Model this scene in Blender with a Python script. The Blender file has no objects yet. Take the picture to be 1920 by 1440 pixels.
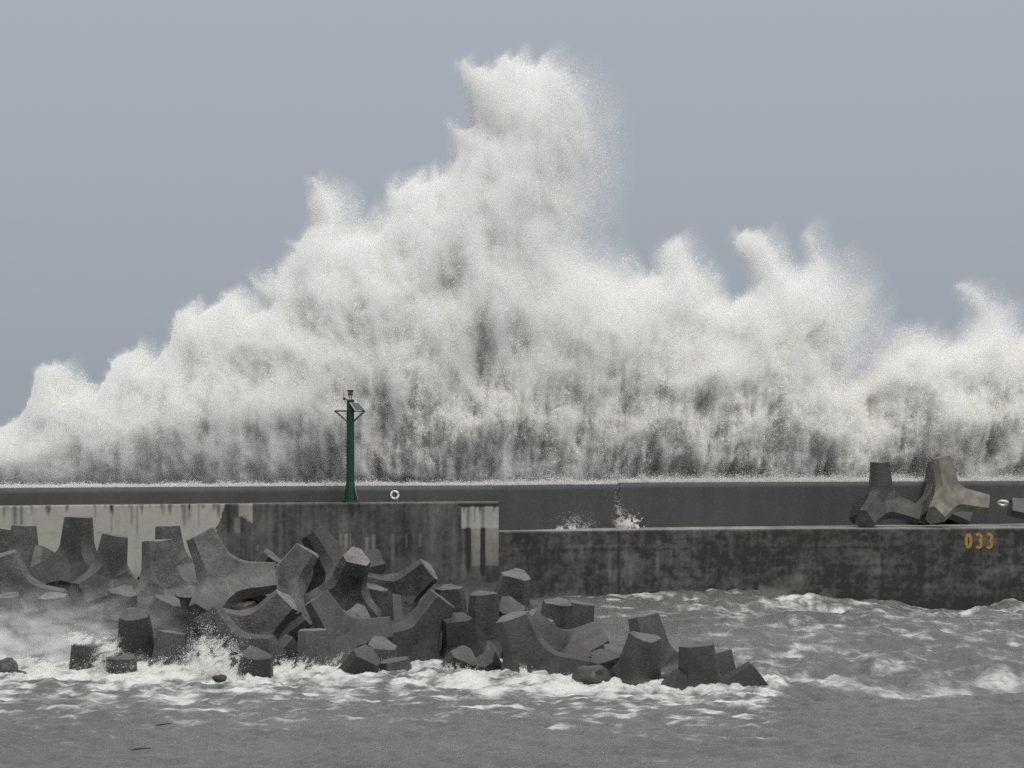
import bpy, bmesh, math, random
import numpy as np
from mathutils import Vector, Matrix

# ---------------------------------------------------------------- camera
SC = bpy.context.scene
COL = SC.collection
F, ZC, HY = 5600.0, 9.7, 850.0        # focal length (photo pixels), eye height, horizon row
cam_data = bpy.data.cameras.new('camera')
cam_data.sensor_width = 36.0
cam_data.lens = F / 1920.0 * 36.0
cam_data.shift_y = (HY - 720.0) / 1920.0
cam_data.clip_start = 1.0
cam_data.clip_end = 20000.0
cam = bpy.data.objects.new('camera', cam_data)
cam.location = (0, 0, ZC)
cam.rotation_euler = (math.radians(90), 0, 0)
COL.objects.link(cam)
SC.camera = cam
SC.view_settings.view_transform = 'Standard'
SC.view_settings.look = 'None'
SC.view_settings.exposure = 0.0
SC.view_settings.gamma = 1.0
SC.view_settings.use_curve_mapping = False
SC.render.engine = 'CYCLES'
SC.cycles.max_bounces = 14
SC.cycles.diffuse_bounces = 12
SC.cycles.volume_bounces = 12
SC.cycles.volume_step_rate = 1.0
SC.cycles.glossy_bounces = 3
SC.cycles.transmission_bounces = 4
SC.cycles.transparent_max_bounces = 8
SC.cycles.use_denoising = False
SC.cycles.sample_clamp_indirect = 3.0
SC.cycles.caustics_reflective = False
SC.cycles.use_adaptive_sampling = True
SC.cycles.adaptive_threshold = 0.018

# ---------------------------------------------------------------- sky and sun
SUN_EL, SUN_AZ = math.radians(58), math.radians(150)
world = bpy.data.worlds.new('World')
SC.world = world
world.use_nodes = True
nt = world.node_tree
N = nt.nodes
bg = N['Background']
sky = N.new('ShaderNodeTexSky')
sky.sky_type = 'NISHITA'
sky.sun_disc = False
sky.sun_elevation = SUN_EL
sky.sun_rotation = SUN_AZ
sky.air_density = 1.0
sky.dust_density = 4.0
hs = N.new('ShaderNodeHueSaturation')
hs.inputs['Saturation'].default_value = 0.45
nt.links.new(sky.outputs[0], hs.inputs['Color'])
tc = N.new('ShaderNodeTexCoord')
sp = N.new('ShaderNodeSeparateXYZ')
nt.links.new(tc.outputs['Generated'], sp.inputs[0])
cr = N.new('ShaderNodeValToRGB')
e = cr.color_ramp.elements
e[0].position = 0.0
e[0].color = (3.75, 4.15, 4.75, 1)
e[1].position = 1.0
e[1].color = (9.0, 9.2, 9.2, 1)
m_ = cr.color_ramp.elements.new(0.17)
m_.color = (4.45, 4.95, 5.6, 1)
nt.links.new(sp.outputs['Z'], cr.inputs[0])
mx = N.new('ShaderNodeMix')
mx.data_type = 'RGBA'
mx.inputs[0].default_value = 0.9
nt.links.new(hs.outputs[0], mx.inputs[6])
nt.links.new(cr.outputs[0], mx.inputs[7])
nt.links.new(mx.outputs[2], bg.inputs[0])
bg.inputs[1].default_value = 0.09

sd = bpy.data.lights.new('sun', 'SUN')
sd.energy = 1.85
sd.angle = math.radians(30)
sd.color = (1.0, 0.96, 0.9)
sun = bpy.data.objects.new('sun', sd)
sdir = Vector((math.sin(SUN_AZ) * math.cos(SUN_EL), math.cos(SUN_AZ) * math.cos(SUN_EL), math.sin(SUN_EL)))
sun.rotation_euler = sdir.to_track_quat('Z', 'Y').to_euler()
COL.objects.link(sun)

rng = np.random.default_rng(7)

# ---------------------------------------------------------------- helpers
_perm = np.random.default_rng(3).permutation(256).astype(np.int32)
_perm = np.concatenate([_perm, _perm, _perm])
_g = np.random.default_rng(4).normal(size=(256, 3)).astype(np.float32)
_g /= np.linalg.norm(_g, axis=1)[:, None]

def noise3(x, y, z):
    x, y, z = (np.asarray(a, dtype=np.float32) for a in np.broadcast_arrays(x, y, z))
    xi, yi, zi = np.floor(x).astype(np.int32), np.floor(y).astype(np.int32), np.floor(z).astype(np.int32)
    xf, yf, zf = x - xi, y - yi, z - zi
    u, v, w = (t * t * t * (t * (t * 6 - 15) + 10) for t in (xf, yf, zf))
    out = 0
    for dx in (0, 1):
        wx = u if dx else 1 - u
        for dy in (0, 1):
            wy = v if dy else 1 - v
            for dz in (0, 1):
                wz = w if dz else 1 - w
                h = _perm[_perm[_perm[(xi + dx) & 255] + ((yi + dy) & 255)] + ((zi + dz) & 255)]
                g = _g[h]
                out = out + wx * wy * wz * (g[..., 0] * (xf - dx) + g[..., 1] * (yf - dy) + g[..., 2] * (zf - dz))
    return out * 1.5

def fbm(x, y, z, o=4, gain=0.5):
    s, a, f = 0, 1.0, 1.0
    for k in range(o):
        s = s + a * noise3(x * f + 17.3 * k, y * f + 5.1 * k, z * f + 9.7 * k)
        a *= gain
        f *= 2.03
    return s

def sstep(a, b, x):
    t = np.clip((x - a) / (b - a), 0, 1)
    return t * t * (3 - 2 * t)

def at(px, py, d):                    # photo pixel + distance -> point in the place
    return Vector(((px - 960.0) * d / F, d, ZC - (py - HY) * d / F))

def tag(o, label=None, cat=None, group=None, kind=None):
    if label: o['label'] = label
    if cat: o['category'] = cat
    if group: o['group'] = group
    if kind: o['kind'] = kind
    return o

def link(name, me, mat=None, parent=None):
    o = bpy.data.objects.new(name, me)
    COL.objects.link(o)
    if mat: me.materials.append(mat)
    if parent: o.parent = parent
    return o

def empty(name, loc):
    o = bpy.data.objects.new(name, None)
    o.location = loc
    o.empty_display_size = 0.3
    COL.objects.link(o)
    return o

def bm_obj(name, bm, mat, parent=None, smooth=None):
    bmesh.ops.recalc_face_normals(bm, faces=bm.faces)
    me = bpy.data.meshes.new(name)
    bm.to_mesh(me)
    bm.free()
    if smooth is not None:
        me.shade_smooth()
        me.set_sharp_from_angle(angle=math.radians(smooth))
    return link(name, me, mat, parent)

def box(bm, lo, hi, M=None):
    vs = [bm.verts.new(Vector((x, y, z)) if M is None else M @ Vector((x, y, z)))
          for x in (lo[0], hi[0]) for y in (lo[1], hi[1]) for z in (lo[2], hi[2])]
    for f in ((0, 1, 3, 2), (4, 6, 7, 5), (0, 4, 5, 1), (2, 3, 7, 6), (0, 2, 6, 4), (1, 5, 7, 3)):
        bm.faces.new([vs[i] for i in f])

def tube(bm, a, b, r0, r1=None, n=10, cap=True):
    a, b = Vector(a), Vector(b)
    r1 = r0 if r1 is None else r1
    ax = (b - a).normalized()
    u = ax.orthogonal().normalized()
    v = ax.cross(u)
    ra = [bm.verts.new(a + (u * math.cos(t) + v * math.sin(t)) * r0) for t in (2 * math.pi * i / n for i in range(n))]
    rb = [bm.verts.new(b + (u * math.cos(t) + v * math.sin(t)) * r1) for t in (2 * math.pi * i / n for i in range(n))]
    for i in range(n):
        bm.faces.new((ra[i], ra[(i + 1) % n], rb[(i + 1) % n], rb[i]))
    if cap:
        bm.faces.new(ra[::-1])
        bm.faces.new(rb)

def np_mesh(name, V, Fc, nv):         # fast mesh of equal-sided faces
    me = bpy.data.meshes.new(name)
    me.vertices.add(len(V))
    me.vertices.foreach_set('co', np.ascontiguousarray(V, dtype=np.float32).ravel())
    n = len(Fc)
    me.loops.add(n * nv)
    me.loops.foreach_set('vertex_index', np.ascontiguousarray(Fc, dtype=np.int32).ravel())
    me.polygons.add(n)
    me.polygons.foreach_set('loop_start', np.arange(0, n * nv, nv, dtype=np.int32))
    me.update(calc_edges=True)
    return me

def grid_faces(nx, ny):
    i = np.arange(nx * ny).reshape(ny, nx)
    return np.stack([i[:-1, :-1], i[:-1, 1:], i[1:, 1:], i[1:, :-1]], -1).reshape(-1, 4)

def set_attr(me, name, arr):
    a = me.attributes.new(name, 'FLOAT', 'POINT')
    a.data.foreach_set('value', np.ascontiguousarray(arr, dtype=np.float32).ravel())

# ---------------------------------------------------------------- materials
def new_mat(name):
    m = bpy.data.materials.new(name)
    m.use_nodes = True
    return m, m.node_tree, m.node_tree.nodes, m.node_tree.links, m.node_tree.nodes['Principled BSDF']

def simple(name, col, rough=0.6, metal=0.0, noise=0.25, scale=6.0):
    m, t, n, l, p = new_mat(name)
    p.inputs['Roughness'].default_value = rough
    p.inputs['Metallic'].default_value = metal
    tx = n.new('ShaderNodeTexCoord')
    no = n.new('ShaderNodeTexNoise')
    no.inputs['Scale'].default_value = scale
    no.inputs['Detail'].default_value = 6
    l.new(tx.outputs['Object'], no.inputs['Vector'])
    r = n.new('ShaderNodeValToRGB')
    r.color_ramp.elements[0].position = 0.3
    r.color_ramp.elements[1].position = 0.7
    r.color_ramp.elements[0].color = tuple(c * (1 - noise) for c in col) + (1,)
    r.color_ramp.elements[1].color = tuple(min(1, c * (1 + noise)) for c in col) + (1,)
    l.new(no.outputs['Fac'], r.inputs[0])
    l.new(r.outputs[0], p.inputs['Base Color'])
    return m

def concrete_armour(name='armour_concrete', gain=1.0):
    m, t, n, l, p = new_mat(name)
    tx = n.new('ShaderNodeTexCoord')
    oi = n.new('ShaderNodeObjectInfo')
    ofs = n.new('ShaderNodeVectorMath'); ofs.operation = 'MULTIPLY_ADD'
    l.new(oi.outputs['Random'], ofs.inputs[0]); ofs.inputs[1].default_value = (37, 91, 53)
    l.new(tx.outputs['Object'], ofs.inputs[2])
    a = n.new('ShaderNodeTexNoise'); a.inputs['Scale'].default_value = 0.9; a.inputs['Detail'].default_value = 8; a.inputs['Roughness'].default_value = 0.62
    b = n.new('ShaderNodeTexNoise'); b.inputs['Scale'].default_value = 7.0; b.inputs['Detail'].default_value = 8; b.inputs['Roughness'].default_value = 0.7
    for q in (a, b): l.new(ofs.outputs[0], q.inputs['Vector'])
    r = n.new('ShaderNodeValToRGB')
    r.color_ramp.elements[0].position = 0.3; r.color_ramp.elements[0].color = (0.036, 0.035, 0.033, 1)
    r.color_ramp.elements[1].position = 0.72; r.color_ramp.elements[1].color = (0.146, 0.141, 0.130, 1)
    l.new(a.outputs['Fac'], r.inputs[0])
    r2 = n.new('ShaderNodeValToRGB')
    r2.color_ramp.elements[0].position = 0.3; r2.color_ramp.elements[0].color = (0.55, 0.55, 0.55, 1)
    r2.color_ramp.elements[1].position = 0.7; r2.color_ramp.elements[1].color = (1.25, 1.25, 1.25, 1)
    l.new(b.outputs['Fac'], r2.inputs[0])
    mu = n.new('ShaderNodeMix'); mu.data_type = 'RGBA'; mu.blend_type = 'MULTIPLY'; mu.inputs[0].default_value = 1
    l.new(r.outputs[0], mu.inputs[6]); l.new(r2.outputs[0], mu.inputs[7])
    # a tone of its own for each casting
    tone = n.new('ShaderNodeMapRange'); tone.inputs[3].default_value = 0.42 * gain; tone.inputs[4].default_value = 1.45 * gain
    l.new(oi.outputs['Random'], tone.inputs[0])
    # sea growth up to the splash line
    ge = n.new('ShaderNodeNewGeometry'); sx = n.new('ShaderNodeSeparateXYZ'); l.new(ge.outputs['Position'], sx.inputs[0])
    ad = n.new('ShaderNodeMath'); ad.operation = 'MULTIPLY_ADD'; l.new(a.outputs['Fac'], ad.inputs[0]); ad.inputs[1].default_value = -3.0; l.new(sx.outputs['Z'], ad.inputs[2])
    wet = n.new('ShaderNodeMapRange'); wet.inputs[1].default_value = -0.8; wet.inputs[2].default_value = 1.0; wet.inputs[3].default_value = 0.5; wet.inputs[4].default_value = 1.0
    l.new(ad.outputs[0], wet.inputs[0])
    mm = n.new('ShaderNodeMath'); mm.operation = 'MULTIPLY'; l.new(tone.outputs[0], mm.inputs[0]); l.new(wet.outputs[0], mm.inputs[1])
    sc = n.new('ShaderNodeVectorMath'); sc.operation = 'SCALE'; l.new(mu.outputs[2], sc.inputs[0]); l.new(mm.outputs[0], sc.inputs['Scale'])
    l.new(sc.outputs[0], p.inputs['Base Color'])
    p.inputs['Roughness'].default_value = 0.7
    p.inputs['Coat Weight'].default_value = 0.45
    p.inputs['Coat Roughness'].default_value = 0.4
    bp = n.new('ShaderNodeBump'); bp.inputs['Strength'].default_value = 0.9; bp.inputs['Distance'].default_value = 0.10
    l.new(b.outputs['Fac'], bp.inputs['Height']); l.new(bp.outputs[0], p.inputs['Normal'])
    return m

def wall_mat(name, dark, light, rough=0.6):
    """tone attribute 0..1 (stains and bare patches) between two colours, with fine texture"""
    m, t, n, l, p = new_mat(name)
    at_ = n.new('ShaderNodeAttribute'); at_.attribute_name = 'tone'
    tx = n.new('ShaderNodeTexCoord')
    b = n.new('ShaderNodeTexNoise'); b.inputs['Scale'].default_value = 3.0; b.inputs['Detail'].default_value = 9; b.inputs['Roughness'].default_value = 0.75
    l.new(tx.outputs['Object'], b.inputs['Vector'])
    ad = n.new('ShaderNodeMath'); ad.operation = 'MULTIPLY_ADD'; l.new(b.outputs['Fac'], ad.inputs[0]); ad.inputs[1].default_value = 0.5; l.new(at_.outputs['Fac'], ad.inputs[2])
    sb = n.new('ShaderNodeMath'); sb.operation = 'SUBTRACT'; sb.use_clamp = True; l.new(ad.outputs[0], sb.inputs[0]); sb.inputs[1].default_value = 0.25
    mi = n.new('ShaderNodeMix'); mi.data_type = 'RGBA'; mi.inputs[6].default_value = dark + (1,); mi.inputs[7].default_value = light + (1,)
    l.new(sb.outputs[0], mi.inputs[0]); l.new(mi.outputs[2], p.inputs['Base Color'])
    p.inputs['Roughness'].default_value = rough
    bp = n.new('ShaderNodeBump'); bp.inputs['Strength'].default_value = 0.5; bp.inputs['Distance'].default_value = 0.04
    l.new(b.outputs['Fac'], bp.inputs['Height']); l.new(bp.outputs[0], p.inputs['Normal'])
    return m

def spray_mat(name, col, trans=0.45):
    m, t, n, l, p = new_mat(name)
    n.remove(p)
    out = n['Material Output']
    d = n.new('ShaderNodeBsdfDiffuse'); tr = n.new('ShaderNodeBsdfTranslucent')
    at_ = n.new('ShaderNodeAttribute'); at_.attribute_name = 'tone'
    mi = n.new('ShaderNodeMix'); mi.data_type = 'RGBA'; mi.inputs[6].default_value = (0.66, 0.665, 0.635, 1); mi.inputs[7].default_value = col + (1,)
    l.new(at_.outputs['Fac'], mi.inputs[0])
    l.new(mi.outputs[2], d.inputs[0]); l.new(mi.outputs[2], tr.inputs[0])
    s = n.new('ShaderNodeMixShader'); s.inputs[0].default_value = trans
    l.new(d.outputs[0], s.inputs[1]); l.new(tr.outputs[0], s.inputs[2]); l.new(s.outputs[0], out.inputs[0])
    return m

def water_mat():
    m, t, n, l, p = new_mat('harbour_water')
    at_ = n.new('ShaderNodeAttribute'); at_.attribute_name = 'foam'
    tx = n.new('ShaderNodeTexCoord')
    mp = n.new('ShaderNodeMapping'); mp.inputs['Scale'].default_value = (0.6, 0.5, 1.0); l.new(tx.outputs['Object'], mp.inputs[0])
    b = n.new('ShaderNodeTexNoise'); b.inputs['Scale'].default_value = 3.2; b.inputs['Detail'].default_value = 12; b.inputs['Roughness'].default_value = 0.78; b.inputs['Distortion'].default_value = 0.6
    l.new(mp.outputs[0], b.inputs['Vector'])
    ad = n.new('ShaderNodeMath'); ad.operation = 'ADD'; l.new(b.outputs['Fac'], ad.inputs[0]); l.new(at_.outputs['Fac'], ad.inputs[1])
    mr = n.new('ShaderNodeMapRange'); mr.interpolation_type = 'SMOOTHSTEP'; mr.inputs[1].default_value = 0.74; mr.inputs[2].default_value = 1.42
    l.new(ad.outputs[0], mr.inputs[0])
    silt = n.new('ShaderNodeTexNoise'); silt.inputs['Scale'].default_value = 0.25; silt.inputs['Detail'].default_value = 5; l.new(mp.outputs[0], silt.inputs['Vector'])
    r = n.new('ShaderNodeValToRGB')
    r.color_ramp.elements[0].position = 0.3; r.color_ramp.elements[0].color = (0.10, 0.099, 0.093, 1)
    r.color_ramp.elements[1].position = 0.7; r.color_ramp.elements[1].color = (0.155, 0.152, 0.143, 1)
    l.new(silt.outputs['Fac'], r.inputs[0])
    mi = n.new('ShaderNodeMix'); mi.data_type = 'RGBA'; mi.inputs[7].default_value = (0.70, 0.695, 0.67, 1)
    l.new(r.outputs[0], mi.inputs[6]); l.new(mr.outputs[0], mi.inputs[0]); l.new(mi.outputs[2], p.inputs['Base Color'])
    rr = n.new('ShaderNodeMapRange'); rr.inputs[3].default_value = 0.24; rr.inputs[4].default_value = 0.8; l.new(mr.outputs[0], rr.inputs[0]); l.new(rr.outputs[0], p.inputs['Roughness'])
    p.inputs['IOR'].default_value = 1.33
    w = n.new('ShaderNodeTexNoise'); w.inputs['Scale'].default_value = 2.0; w.inputs['Detail'].default_value = 5; w.inputs['Roughness'].default_value = 0.6
    m2 = n.new('ShaderNodeMapping'); m2.inputs['Scale'].default_value = (0.5, 0.9, 1.0); m2.inputs['Rotation'].default_value = (0, 0, 0.25); l.new(tx.outputs['Object'], m2.inputs[0]); l.new(m2.outputs[0], w.inputs['Vector'])
    bp = n.new('ShaderNodeBump'); bp.inputs['Strength'].default_value = 1.0; bp.inputs['Distance'].default_value = 0.35
    l.new(w.outputs['Fac'], bp.inputs['Height']); l.new(bp.outputs[0], p.inputs['Normal'])
    return m

M_ARM = concrete_armour()
M_CAP = concrete_armour('skylit_concrete_ends', 1.75)  # same concrete made paler on leg ends: sky light on the tips painted in
M_PALE = simple('pale_dry_concrete', (0.17, 0.16, 0.138), 0.75, noise=0.4, scale=1.5)
M_WALL = wall_mat('stained_concrete', (0.024, 0.023, 0.022), (0.42, 0.41, 0.365))
M_PARA = wall_mat('dark_wet_concrete', (0.042, 0.042, 0.044), (0.118, 0.118, 0.122))
M_SPRAY = spray_mat('sea_spray', (0.955, 0.948, 0.92))
M_WATER = water_mat()
M_ROCK = simple('dark_rubble', (0.04, 0.038, 0.034), 0.7, scale=2.0)
M_GREEN = simple('green_paint', (0.006, 0.05, 0.028), 0.45, noise=0.3, scale=4)
M_DGREEN = simple('weathered_green_paint', (0.012, 0.06, 0.03), 0.55, noise=0.4, scale=9)
M_STEEL = simple('dull_steel', (0.06, 0.065, 0.06), 0.5, 0.3)
M_PANEL = simple('panel_glass', (0.09, 0.10, 0.11), 0.25, noise=0.1)
M_FRAME = simple('aluminium_frame', (0.5, 0.5, 0.5), 0.4, 0.4)
M_LENS = simple('lantern_lens', (0.10, 0.13, 0.12), 0.2)
M_BUOY = simple('white_lifebuoy', (0.88, 0.88, 0.86), 0.5, noise=0.05)
M_ROPE = simple('pale_rope', (0.4, 0.38, 0.35), 0.9)
M_YEL = simple('worn_yellow_paint', (0.36, 0.22, 0.03), 0.7, noise=0.45, scale=9)

# ---------------------------------------------------------------- water
WL_X = [-400, 0, 130, 260, 330, 450, 520, 600, 700, 780, 880, 1000, 1080, 1180, 1300, 1400, 1460, 1520]
WL_Y = [1268, 1268, 1266, 1268, 1272, 1276, 1268, 1260, 1257, 1262, 1266, 1274, 1280, 1286, 1291, 1294, 1294, 1292]
def wave(X, Y):
    px = 960 + X * F / Y
    fade = np.exp(-np.maximum(0, np.abs(X) - 60) / 60) * np.exp(-np.maximum(0, Y - 240) / 60)
    h = 0.12 * fbm(X * 0.45, Y * 0.30, 0.0, 3, 0.6) + 0.16 * fbm(X * 0.8 + 3 + 0.25 * Y, Y * 0.75, 4.0, 3, 0.55)
    # swell running in at the right of the block heap
    right = sstep(4.0, 16.0, X) * sstep(112, 132, Y)
    ph = (Y * 0.55 - X * 0.30) + 1.3 * noise3(X * 0.08, Y * 0.08, 2.0)
    h = h + right * (0.42 * np.sin(ph) + 0.28 * fbm(X * 0.35, Y * 0.2, 8.0, 4, 0.55))
    h = h + 0.45 * np.exp(-((px - 1400) / 280) ** 2) * sstep(168, 186, Y)
    h = h - 0.85 * np.exp(-((px - 1790) / 130) ** 2) * sstep(172, 188, Y)
    h = h + 0.55 * sstep(0, 1, (1500 - px) / 500) * sstep(165, 184, Y)
    wl_ = np.interp(px, WL_X, WL_Y)
    bl = HY + ZC * F / Y - wl_
    churn = np.where(bl > 0, np.exp(-(bl / 22.0) ** 2), np.exp(-(bl / 45.0) ** 2)) * sstep(1500, 1440, px)
    h = h + churn * (0.10 + 0.42 * (0.5 - np.abs(fbm(X * 0.9, Y * 0.7, 11.0, 5, 0.6))))
    return h * fade

def interp(x, xs, ys):
    return np.interp(x, xs, ys)

def foam_map(X, Y):
    """how much white water lies at a place on the water (the heap's surf, streaks downwind, wave crests)"""
    px = 960 + X * F / Y
    py = HY + ZC * F / Y
    wl = interp(px, WL_X, WL_Y)
    lee = interp(px, [-400, 0, 250, 500, 900, 1200, 1450, 1920], [66, 66, 60, 52, 46, 38, 28, 20])
    below = py - wl
    n1 = fbm(X * 0.35, Y * 0.12, 1.0, 4, 0.6)
    n2 = fbm(X * 0.8 + 9, Y * 0.35, 5.0, 4, 0.6)
    surf = np.where(below > 0, np.exp(-(below / lee) ** 2), np.exp(-((below) / 60.0) ** 2))
    left_of_end = sstep(1500, 1440, px)
    f = surf * left_of_end * (0.62 + 0.75 * n1 + 0.35 * n2)
    f = np.maximum(f, left_of_end * np.exp(-(np.abs(below) / 12.0) ** 2) * (0.7 + 0.4 * n2))
    # thin tail of broken crest right of the heap
    crest = 1288 + 8 * np.sin(px * 0.012)
    f = np.maximum(f, (0.55 + 0.5 * n1) * np.exp(-((py - crest) / 13.0) ** 2) * sstep(1420, 1480, px))
    # streaky patches on the swell
    f = np.maximum(f, sstep(1130, 1400, px) * sstep(1300, 1275, py) * (0.26 + 0.22 * n2 + 0.22 * n1 + 0.36 * fbm(X * 0.30 + 0.12 * Y, Y * 0.9, 41.0, 4, 0.6)))
    f = np.maximum(f, sstep(1180, 1130, px) * 0 + sstep(1180, 1160, py) * sstep(1050, 1150, px) * (0.24 + 0.2 * n2 + 0.4 * fbm(X * 0.3, Y * 0.9, 43.0, 4, 0.6)))
    foot = np.exp(-((py - interp(px, [900, 1150, 1500, 1800, 1920], [1137, 1136, 1146, 1158, 1150])) / 5.0) ** 2)
    f = np.maximum(f, foot * (0.5 + 0.6 * n2) * (Y < 200))
    # faint lines on the open harbour
    st = fbm(X * 0.5 + 0.15 * Y, Y * 0.9, 31.0, 4, 0.6)
    f = np.maximum(f, 0.08 + (0.40 + 0.5 * n2 + 0.6 * st) * np.exp(-(np.maximum(0, below) / 75) ** 1.5) * left_of_end * sstep(-30, -4, below) + 0.2 * st)
    return np.clip(f, 0, 1)

xs = np.concatenate([-np.geomspace(9000, 46, 30), np.arange(-45, 45.01, 0.13), np.geomspace(46, 9000, 30)])
ys = np.concatenate([np.linspace(-60, 80, 20), np.arange(81, 132, 0.17), np.arange(132, 199, 0.26), np.geomspace(200, 15000, 40)])
GX, GY = np.meshgrid(xs, ys)
GZ = wave(GX, np.maximum(GY, 40))
GZ = np.where(GY < 60, GZ * 0, GZ)
GZ = GZ.astype(np.float32)
me = np_mesh('water', np.stack([GX, GY, GZ], -1).reshape(-1, 3), grid_faces(len(xs), len(ys)), 4)
fm = np.where((GY > 70) & (GY < 198) & (np.abs(GX) < 46), foam_map(GX, np.maximum(GY, 60)), 0.25)
set_attr(me, 'foam', fm)
me.shade_smooth()
tag(link('water', me, M_WATER), kind='structure')

# ---------------------------------------------------------------- sea walls
PARA = [(-700, 155), (0, 175), (600, 186), (935, 190), (1160, 197), (1920, 209), (2700, 216)]
def para_d(px):
    return np.interp(px, [p[0] for p in PARA], [p[1] for p in PARA])

def wall_mesh(path, z0, z1, thick, step, tone_fn, back=None):
    """prism along path (list of (x, y) points, front face towards the harbour); fine grid on the front and the top"""
    P = np.array(path, float)
    seg = np.linalg.norm(np.diff(P, axis=0), axis=1)
    L = np.concatenate([[0], np.cumsum(seg)])
    n = max(2, int(L[-1] / step))
    s = np.linspace(0, L[-1], n)
    fx, fy = np.interp(s, L, P[:, 0]), np.interp(s, L, P[:, 1])
    if back is None:
        bx, by = fx, fy + thick
    else:
        B = np.array(back, float)
        bx, by = np.interp(s / L[-1], np.linspace(0, 1, len(B)), B[:, 0]), np.interp(s / L[-1], np.linspace(0, 1, len(B)), B[:, 1])
    nz = max(2, int((z1 - z0) / step))
    zz = np.linspace(z0, z1, nz)
    rows, tones = [], []
    for z in zz:
        rows.append(np.stack([fx, fy, np.full(n, z)], -1)); tones.append(tone_fn(fx, fy, np.full(n, z), 0))
    for k in (0.02, 0.2, 0.4, 0.6, 0.8, 1.0):
        rows.append(np.stack([fx + (bx - fx) * k, fy + (by - fy) * k, np.full(n, z1)], -1)); tones.append(tone_fn(fx, fy, np.full(n, z1), 1))
    rows.append(np.stack([bx, by, np.full(n, z0)], -1)); tones.append(np.full(n, 0.3))
    V = np.concatenate(rows)
    m = len(rows)
    Fc = grid_faces(n, m)
    me = np_mesh('wall', V, Fc, 4)
    set_attr(me, 'tone', np.concatenate(tones))
    bm = bmesh.new(); bm.from_mesh(me); bm.verts.ensure_lookup_table()
    for c in (0, n - 1):              # the two ends
        f = bm.faces.new([bm.verts[r * n + c] for r in range(m)])
    bmesh.ops.recalc_face_normals(bm, faces=bm.faces)
    bm.to_mesh(me); bm.free()
    return me

def xy(px, d): return ((px - 960) * d / F, d)

def tone_para(x, y, z, top):
    px = 960 + x * F / y
    t = 0.32 + 0.18 * fbm(x * 0.3, z * 0.2, 0, 4)
    t = t + 0.10 * fbm(x * 1.2, z * 0.15, 3, 3)
    joint = np.zeros_like(x)
    for j in (300, 1700):
        joint += np.exp(-((px - j) / 1.5) ** 2)
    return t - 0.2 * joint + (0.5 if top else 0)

sea = empty('sea_wall', (0, 190, 0))
tag(sea, 'long dark wet concrete parapet wall behind the quay with waves breaking over it', 'sea wall')
for nm, pth, zt in (('wall_section', [xy(*p) for p in PARA[:4]] + [xy(1160.6, 197.02)], 7.66),
                    ('wall_section', [xy(1160, 197.0), xy(1920, 209), xy(2700, 216)], 7.76)):
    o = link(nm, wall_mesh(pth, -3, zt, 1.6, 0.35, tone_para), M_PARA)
    o.parent = sea; o.matrix_parent_inverse = Matrix.Translation((0, -190, 0))

# the higher mole on the left that carries the beacon
BL_Z = 6.66
def tone_block(x, y, z, top):
    px = 960 + x * F / y
    py = HY + (ZC - z) * F / y
    nb = fbm(x * 0.5, z * 0.5, 0, 4)
    str_ = fbm(x * 3.2, z * 0.12, 7, 3)            # vertical run-off streaks
    ed_ = 405 + np.clip(991 - py, 0, 60) * 0.42 + 3 * fbm(x * 2, z * 2, 15, 3)
    light = np.where(px < ed_, 0.98, 0.13)
    light = np.where((px >= 447 + 2 * nb) & (px < 473 + 3 * nb) & (py < 972 + 14 * nb), 0.72, light)
    light = np.where((px >= 440) & (px < 450) & (py > 970) & (py < 1000), 0.4, light)
    light = np.where((px > 866) & (px < 936) & (py > 950) & (py < 990), 0.95, light)
    cols = (((px > 882) & (px < 900)) | ((px > 910) & (px < 936))) & (py >= 990) & (py < 1062)
    light = np.where(cols, 0.62 - 0.003 * (py - 990), light)
    for a, b, y0, y1, v in ((636, 641, 1000, 1062, .42), (646, 651, 1000, 1048, .48), (655, 658, 1002, 1040, .4), (684, 691, 1006, 1075, .42),
                            (698, 704, 1004, 1080, .45), (760, 763, 1000, 1030, .3), (785, 790, 1000, 1030, .3), (481, 486, 1020, 1036, .4), (735, 739, 1000, 1050, .25)):
        light = np.where((px > a) & (px < b) & (py > y0) & (py < y1 + 10 * str_), v, light)
    drip = sstep(0.0, 16.0, (950 + 16 * sstep(-0.1, 0.9, str_) * 2 + 6 * nb) - py)     # black growth under the coping
    runs = np.zeros_like(x)
    for a, w, y1 in ((8, 3, 980), (60, 2, 975), (178, 2, 985), (210, 1.2, 1012), (247, 2, 1000), (258, 1.3, 1012), (306, 2.5, 975), (345, 4, 1000),
                     (355, 3, 990), (372, 1.4, 1000), (395, 1, 970), (28, 4, 1030), (40, 3, 1010), (905, 4, 1085), (878, 4, 1080), (890, 1, 990)):
        runs = np.maximum(runs, np.exp(-((px - a) / w) ** 2) * sstep(y1, y1 - 25, py))
    form = np.exp(-((py - 999) / 2.0) ** 2) * sstep(0.0, 0.4, fbm(x * 1.5, 0, 2, 3)) * 0.6
    left = (px < 425) | (px > 860)
    t = light + 0.16 * nb + 0.12 * str_ - 0.6 * runs * left - 0.5 * form * (px < 425)
    t = np.where(py < 975, t - 0.75 * drip * left, t)
    t = t - 0.25 * sstep(1035, 1100, py) * (px < 425)
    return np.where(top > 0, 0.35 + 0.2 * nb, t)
bp_ = [xy(-500, 166), xy(0, 173), xy(600, 182.4), xy(935, 185)]
bk_ = [xy(-500, 166.0), xy(0, 175.6), xy(600, 186.6), xy(935, 190.8)]
bk_[0] = xy(-500, 163)
bk_ = [(xy(p, 1)[0] * para_d(p) + 0.0, float(para_d(p)) + 0.5) for p in np.interp(np.linspace(0, 1, 12), np.linspace(0, 1, 4), [-500, 0, 600, 935])]
_n = 12
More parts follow.
